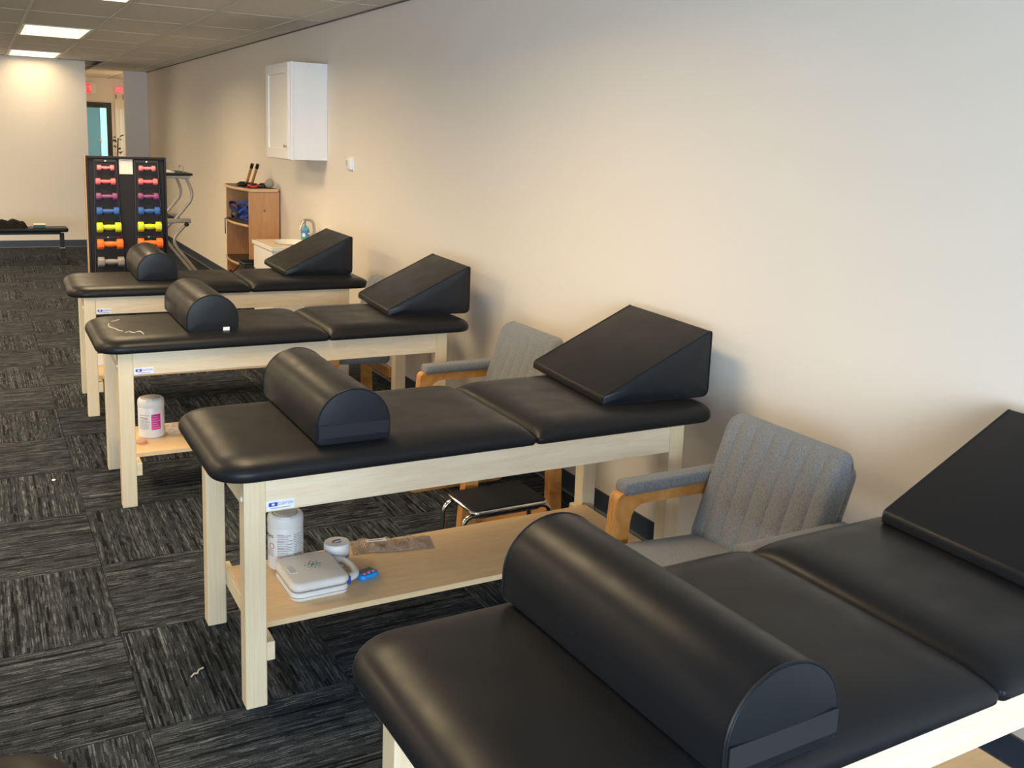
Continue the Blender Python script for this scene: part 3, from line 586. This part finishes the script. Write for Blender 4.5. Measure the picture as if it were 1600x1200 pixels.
# ------------------------------------------------------------------ grey tubular exercise stand behind the rack
t = thing('exercise_stand', 'grey bent-tube exercise stand with a tray, behind the dumbbell rack', 'exercise stand', (0, 0, 0))
for yy, dx in ((7.3, 0), (7.9, 0.0)):
    mk('upright_tube', tube(fillet([(1.436, yy, 1.262), (1.512, yy, 1.06), (1.30, yy, .80)], .09, 8), .0155, 12), 'grey_tube', t, smooth=True)
    mk('leg_tube', tube(fillet([(1.43, yy, .79), (1.285, yy, .63), (1.745, yy, .018)], .10, 8), .015, 12), 'grey_tube', t, smooth=True)
    mk('side_bar', box(1.02, 1.475, yy - .02, yy + .02, .80, .845, .006), 'grey_tube', t, smooth=True)
    mk('pivot_knob', lathe([(0, 0), (.022, 0), (.022, .02), (.015, .028), (0, .028)], 16), 'black_plastic', t, (1.43, yy - .02, .79), rot=(pi / 2, 0, 0))
    mk('floor_tube', tube(fillet([(1.06, yy, .02), (1.35, yy, .02), (1.74, yy, .02)], .05), .018, 10), 'grey_tube', t, smooth=True)
    mk('front_tube', tube(fillet([(1.02, yy, .82), (1.10, yy, .5), (1.06, yy, .02)], .1, 6), .018, 10), 'grey_tube', t, smooth=True)
for x_, z_ in ((1.74, .018), (1.06, .02), (1.30, .822), (1.08, .822), (1.42, 1.245)): mk('cross_tube', tube([(x_, 7.3, z_), (x_, 7.9, z_)], .017, 10), 'grey_tube', t, smooth=True)
mk('tray_frame', box(1.12, 1.475, 7.27, 7.93, 1.24, 1.268, .006), 'grey_tube', t); mk('tray', pad(1.05, 1.50, 7.24, 7.96, 1.268, 1.288, .002, .03, .006), 'black_plastic', t, smooth=True)
mk('tray_pad', pad(1.06, 1.34, 7.28, 7.92, 1.288, 1.303, .004, .03, .006), 'case_grey', t, smooth=True); mk('tray_handle', tube(fillet([(1.45, 7.5, 1.287), (1.45, 7.5, 1.345), (1.45, 7.72, 1.352), (1.45, 7.72, 1.287)], .03, 5), .006, 8), 'brushed', t, smooth=True)
mk('foot_plate', box(1.06, 1.33, 7.36, 7.84, .80, .845 + .015, .006), 'black_plastic', t)
for yy in (7.3, 7.9): mk('foot_cap', box(1.72, 1.775, yy - .026, yy + .026, 0, .042, .006), 'black_plastic', t)

# ------------------------------------------------------------------ bow-front bookcase by the wall and what it holds
BX0, BX1, BY0, BY1, BH = 1.856, 2.13, 6.50, 7.46, 1.19
t = thing('bookcase', 'low beech bookcase with bowed shelves against the wall', 'bookcase', (0, 0, 0))
for y_ in (BY0, BY1 - .018): mk('side_panel', box(BX0, BX1, y_, y_ + .018, 0, BH - .028, .001, 1), 'bookcase_wood', t)
mk('back_panel', box(BX1, BX1 + .012, BY0, BY1, 0, BH - .028, .001, 1), 'bookcase_wood', t)
def bow(z0, z1, y0, y1, bul, m, nm):
    p = [(BX1, y0), (BX1, y1)] + [(BX0 - bul * sin(pi * k / 14), y1 + (y0 - y1) * k / 14) for k in range(15)]
    s = mk(nm, prism(p, z0, z1, 'z'), 'shelf_dark', t)
    r = (z1 - z0) / 2; mk('edge_band', tube([(BX0 - bul * sin(pi * k / 14) - .002, y1 + (y0 - y1) * k / 14, z0 + r) for k in range(15)], r * 1.05, 8), 'bookcase_edge', s, smooth=True)
bow(BH - .028, BH, BY0 - .012, BY1 + .012, .06, 'bookcase_wood', 'top')
mk('top_edge', box(BX0, BX1, BY0 - .016, BY0 - .010, BH - .028, BH, .002, 1), 'bookcase_edge', t)
for z_ in (.85, .465, .09): bow(z_ - .024, z_, BY0 + .018, BY1 - .018, .055, 'bookcase_wood', 'shelf')
mk('dowel_hole', lathe([(0, 0), (.009, 0), (.009, .001), (0, .001)], 12), 'shelf_dark', t, (2.0, BY0 - .0001, .985), rot=(pi / 2, 0, 0))
for k, (x_, y_, lb) in enumerate(((1.985, 7.13, 'wooden stick with black end, left of the pair on the bookcase'), (2.015, 7.04, 'wooden stick with black end, right of the pair on the bookcase'))):
    o = thing('wooden_stick', lb, 'stick', (x_, y_, BH), 0, 'wooden sticks on the bookcase')
    P0, P1 = Vector((0, 0, .0)), Vector((.02, -.15, .20)); mk('shaft', tube([P0 + Vector((0, 0, .012)), P1], .014, 12), 'stick_wood', o, smooth=True); mk('end_cap', tube([P0.lerp(P1, .88), P1 + (P1 - P0) * .06], .0165, 12), 'black_plastic', o, smooth=True); mk('base_cap', lathe([(0, 0), (.02, 0), (.02, .02), (0, .02)], 12), 'black_plastic', o)
tag(mk('hand_weight', ell(2.075, 6.60, BH + .045, .045, .045, .045), 'ball_grey', smooth=True), 'grey ball at the wall end of the bookcase top', 'ball')
random.seed(5)
for k, (x_, y_, m_, lb) in enumerate(((2.04, 6.72, 'black_plastic', 'black grip ring beside the grey ball'), (1.945, 6.69, 'red', 'red and black hand gripper on the bookcase top'), (1.93, 6.83, 'pouch_black', 'black cuff nearest the front of the bookcase top'), (1.91, 6.98, 'black_plastic', 'black strap lying flat near the sticks on the bookcase'))):
    o = thing('hand_gripper' if m_ == 'red' else 'exercise_cuff', lb, 'exercise gear', (x_, y_, BH), k * .7, 'small gear on the bookcase top')
    mk('ring', tube([(.034 * cos(a_), .05 * sin(a_), .014 + .006 * sin(3 * a_)) for a_ in [2 * pi * q / 20 for q in range(20)]], .013, 8, closed=True), m_, o, smooth=True); mk('loop', tube([(.02 * cos(a_), .03 * sin(a_), .034) for a_ in [2 * pi * q / 16 for q in range(16)]], .009, 8, closed=True), 'black_plastic', o, smooth=True)
for k, (x_, y_, m_, lb) in enumerate(((1.97, 6.78, 'strap_blue', 'looped blue exercise strap, upper right of the shelf pile'), (1.94, 6.95, 'strap_blue', 'blue exercise strap in the middle of the shelf pile'), (1.90, 7.22, 'strap_navy', 'dark blue exercise strap at the left of the shelf pile'), (2.00, 7.09, 'strap_navy', 'dark blue bundled strap with a white buckle'))):
    o = thing('exercise_strap', lb, 'strap', (x_, y_, .85), 0 if k == 2 else k * 1.1, 'blue straps on the bookcase shelf')
    for q in range(4):
        R_ = .045 + .013 * q; hz = .05 + .03 * q - (.03 if k > 1 else 0); ph = q * 1.3 + k
        bm = rings([[(R_ * cos(a_) * .8, R_ * sin(a_) * 1.1, hz + .045 * sin(a_ * 1 + ph) - .012), (R_ * cos(a_) * .8, R_ * sin(a_) * 1.1, hz + .045 * sin(a_ + ph) + .016), (R_ * .93 * cos(a_) * .8, R_ * .93 * sin(a_) * 1.1, hz + .045 * sin(a_ + ph) + .016), (R_ * .93 * cos(a_) * .8, R_ * .93 * sin(a_) * 1.1, hz + .045 * sin(a_ + ph) - .012)] for a_ in [2 * pi * j / 24 for j in range(24)]], closed=True)
        for v_ in bm.verts: v_.co.z = max(v_.co.z, .001)
        mk('loop', bm, m_, o, smooth=True)
    if k == 3: mk('buckle', box(-.09, -.06, -.02, .02, .03, .07, .004), 'white_plastic', o)
    if k == 2: mk('hanging_end', box(-.112, -.106, -.01, .012, -.15, .005, .002, 1, bm=box(-.112, -.03, -.01, .012, .0015, .005)), 'black_plastic', o)
tag(mk('exercise_ball', ell(1.95, 6.72, .466 + .04, .04, .04, .04), 'red', smooth=True), 'small red ball on the lower bookcase shelf', 'ball')
t = thing('waste_bin', 'black plastic waste bin between bookcase and sink', 'bin', (1.80, 6.05, 0)); mk('bin_body', rings([[(p[0], p[1], z_) for p in rrect(-s_, s_, -s_, s_, [.03] * 4, 4)] for s_, z_ in ((.10, 0), (.125, .56), (.118, .56), (.095, .02))]), 'black_plastic', t, smooth=True); mk('bin_rim', tube([(p[0], p[1], .56) for p in rrect(-.125, .125, -.125, .125, [.03] * 4, 4)], .008, 8, closed=True), 'black_plastic', t, smooth=True)
for k in range(6): mk('rib', tube([(p[0], p[1], .12 + k * .07) for p in rrect(-.108 - k * .003, .108 + k * .003, -.108 - k * .003, .108 + k * .003, [.03] * 4, 4)], .005, 6, closed=True), 'black_plastic', t)
tag(mk('cable', tube(fillet([(1.80, 6.62, .47), (1.78, 6.75, .40), (1.76, 6.9, .33), (1.80, 7.08, .36), (1.85, 7.1, .30), (1.82, 7.0, .12), (1.70, 6.98, .01)], .08, 6), .006, 8), 'black_plastic', smooth=True), 'black cable looping out of the lower bookcase shelf', 'cable')

# ------------------------------------------------------------------ sink, wall cabinet, fittings on the wall
SX, SY0, SY1, SZ = 1.652, 4.91, 5.54, .82
t = thing('sink_vanity', 'small white sink vanity with a gooseneck tap', 'sink', (0, 0, 0))
mk('cabinet_body', box(SX + .02, XW - .002, SY0 + .012, SY1 - .012, .08, SZ - .03, .002, 1), 'white_paint', t); mk('toe_kick', box(SX + .07, XW - .002, SY0 + .02, SY1 - .02, 0, .08), 'white_paint', t)
dr = mk('drawer_front', box(SX + .006, SX + .02, SY0 + .02, SY1 - .02, SZ - .235, SZ - .04, .003), 'white_paint', t)
for y0, y1 in ((SY0 + .02, (SY0 + SY1) / 2 - .003), ((SY0 + SY1) / 2 + .003, SY1 - .02)):
    dd = mk('door', box(SX + .006, SX + .02, y0, y1, .10, SZ - .245, .003), 'white_paint', t); mk('handle', tube(fillet([(SX + .006, (y0 + y1) / 2 - .04, SZ - .33), (SX - .016, (y0 + y1) / 2 - .04, SZ - .33), (SX - .016, (y0 + y1) / 2 + .04, SZ - .33), (SX + .006, (y0 + y1) / 2 + .04, SZ - .33)], .01, 4), .005, 8), 'brushed', dd, smooth=True)
# counter with an oval opening
bm = B(); bx, by, ra, rb = 1.91, 5.24, .15, .20; n_ = 40; ov = [(bx + ra * cos(2 * pi * k / n_), by + rb * sin(2 * pi * k / n_)) for k in range(n_)]
def sq(p):
    dx, dy = p[0] - bx, p[1] - by; s_ = min(((XW - .002 - bx) if dx > 0 else (bx - SX)) / max(abs(dx), 1e-6), ((SY1 - by) if dy > 0 else (by - SY0)) / max(abs(dy), 1e-6)); return (bx + dx * s_, by + dy * s_)
R1 = [sq(p) for p in ov]
mk('counter', rings([[(p[0], p[1], SZ - .03) for p in ov], [(p[0], p[1], SZ - .03) for p in R1], [(p[0], p[1], SZ) for p in R1], [(p[0], p[1], SZ) for p in ov]], closed=True), 'counter', t)
mk('edge_strip', box(SX - .004, XW - .002, SY0 - .004, SY0, SZ - .03, SZ + .001, .001, 1), 'white_paint', t); mk('edge_strip', box(SX - .004, SX, SY0, SY1, SZ - .03, SZ + .001, .001, 1), 'white_paint', t)
mk('basin', rings([[(bx + (p[0] - bx) * s_, by + (p[1] - by) * s_, z_) for p in ov] for s_, z_ in ((1.05, SZ + .006), (1.0, SZ + .008), (.95, SZ), (.8, SZ - .08), (.45, SZ - .12), (.05, SZ - .122))], (False, True)), 'basin', t, smooth=True)
fx, fy = 2.105, 5.27
fa = mk('faucet', tube(fillet([(fx, fy, SZ), (fx, fy, SZ + .10), (fx - .01, fy + .0, SZ + .18), (fx - .09, fy + .0, SZ + .19), (fx - .125, fy, SZ + .10)], .07, 8), .011, 12), 'brushed', t, smooth=True); mk('spout_base', lathe([(0, 0), (.024, 0), (.022, .012), (.014, .03), (0, .03)], 16), 'brushed', fa, (fx, fy, SZ), smooth=True)
for s in (-1, 1): mk('tap_handle', tube([(fx + .005, fy + s * .07, SZ), (fx + .005, fy + s * .07, SZ + .05), (fx - .02, fy + s * .10, SZ + .062)], .009, 10), 'brushed', fa, smooth=True)
t = thing('soap_bottle', 'blue and teal soap bottle standing behind the sink tap', 'bottle', (2.075, 5.43, SZ))
mk('bottle', lathe([(0, 0), (.033, 0), (.036, .006), (.036, .08), (.030, .10), (.014, .115), (.014, .125), (0, .125)], 20), 'soap_teal', t, smooth=True); mk('label', cpatch(.036, 2.6, 5.4, .05, .085, n=14), 'soap_blue', t); mk('label_emblem', cpatch(.0368, 3.7, 4.4, .03, .06), 'label_white', t); mk('pump', tube(fillet([(0, 0, .125), (0, 0, .16), (-.035, 0, .158)], .01, 3), .006, 8), 'soap_blue', t, smooth=True)
t = thing('wall_cabinet', 'white wall cabinet with a recessed door panel and small knob', 'cabinet', (1.856, 5.08, 1.506)); CWd, CHh = .68, .768
mk('carcass', box(.0, XW - 1.856 - .001, 0, CWd, 0, CHh, .002, 1), 'white_paint', t); mk('face_frame', box(-.004, .018, -.003, CWd, -.003, CHh + .002, .001, 1), 'white_paint', t)
dr = mk('door', box(-.012, -.005, .005, CWd - .004, .004, CHh - .004, .001, 1), 'white_paint', t)
for (y0, y1, z0, z1) in ((.005, .075, .004, CHh - .004), (CWd - .075, CWd - .004, .004, CHh - .004), (.075, CWd - .075, .004, .085), (.075, CWd - .075, CHh - .085, CHh - .004)): mk('door_stile', box(-.024, -.012, y0, y1, z0, z1, .0012, 1), 'white_paint', dr)
mk('knob', xf(lathe([(0, 0), (.007, 0), (.005, .010), (.013, .016), (.013, .022), (0, .026)], 14), Matrix.Translation((-.024, .05, .105)) @ Matrix.Rotation(-pi / 2, 4, 'Y')), 'brushed', dr, smooth=True)
t = thing('thermostat', 'white thermostat on the wall right of the cabinet', 'thermostat', (XW, 4.485, 1.505)); mk('housing', box(-.03, 0, -.05, .05, -.045, .045, .005), 'white_plastic', t, smooth=True); mk('display', box(-.032, -.03, .005, .042, -.02, .025, .001, 1), 'lid_grey', t); mk('wall_base', box(-.006, 0, -.06, .06, -.055, .052, .003, 1), 'white_plastic', t)
t = thing('switch_plate', 'small beige blank plate on the far wall stretch', 'wall plate', (XW, 11.25, 1.73)); mk('plate', box(-.006, 0, -.06, .06, -.06, .06, .002), 'paper', t); mk('screw', lathe([(0, 0), (.004, 0), (.003, .002), (0, .002)], 8), 'lid_grey', t, (-.006, 0, 0), rot=(0, -pi / 2, 0))

# ------------------------------------------------------------------ weight bench at the far wall
t = thing('weight_bench', 'flat black exercise bench at the far cream wall', 'bench', (0, 0, 0))
mk('bench_pad', pad(-.75, .62, 10.68, 11.0, .385, .435, .004, .03, .015), 'vinyl', t, smooth=True); mk('spine', box(-.62, .54, 10.81, 10.87, .345, .388, .004), 'black_metal', t)
for x_ in (-.66, .525):
    mk('leg', box(x_, x_ + .05, 10.805, 10.875, .04, .36, .004), 'black_metal', t); mk('foot_bar', box(x_ - .005, x_ + .055, 10.55, 11.14, .008, .05, .004), 'black_metal', t); mk('leg_collar', box(x_ - .004, x_ + .054, 10.80, 10.88, .17, .18, .001, 1), 'grey_tube', t)
    for y_ in (10.55, 11.09): mk('foot_cap', box(x_ - .01, x_ + .06, y_ - .005, y_ + .055, 0, .056, .004), 'black_plastic', t)
random.seed(2)
bm = B(); bmesh.ops.create_grid(bm, x_segments=16, y_segments=8, size=1)
top = [v_ for v_ in bm.verts]
me_pts = {}
for v_ in bm.verts: e = max(0, 1 - max(abs(v_.co.x), abs(v_.co.y)) ** 4); v_.co = Vector((v_.co.x * .19, v_.co.y * .13, .005 + e * (.085 + .012 * sin(v_.co.x * 9) + random.uniform(-.004, .004))))
r_ = bmesh.ops.duplicate(bm, geom=bm.faces[:]);
for v_ in [g for g in r_['geom'] if isinstance(g, bmesh.types.BMVert)]: v_.co.z = 0
bmesh.ops.remove_doubles(bm, verts=bm.verts, dist=.0055)
o = thing('sand_bag', 'black soft bag lying on the exercise bench', 'bag', (-.02, 10.84, .4395)); mk('bag_body', bm, 'pouch_black', o, smooth=True); mk('seam', tube([(-.18, 0, .012), (-.19, .05, .01), (-.185, .11, .01)], .004, 6), 'pouch_black', o)
t = thing('book', 'teal book lying on the end of the exercise bench', 'book', (.235, 10.72, .4385), 0); mk('cover', box(0, .13, 0, .18, 0, .004, .001, 1), 'book_teal', t); mk('pages', box(.004, .128, .0, .176, .004, .034), 'book_teal', t); mk('top_cover', box(0, .13, 0, .18, .034, .04, .001, 1), 'paper', t)
bpy.context.view_layer.update()
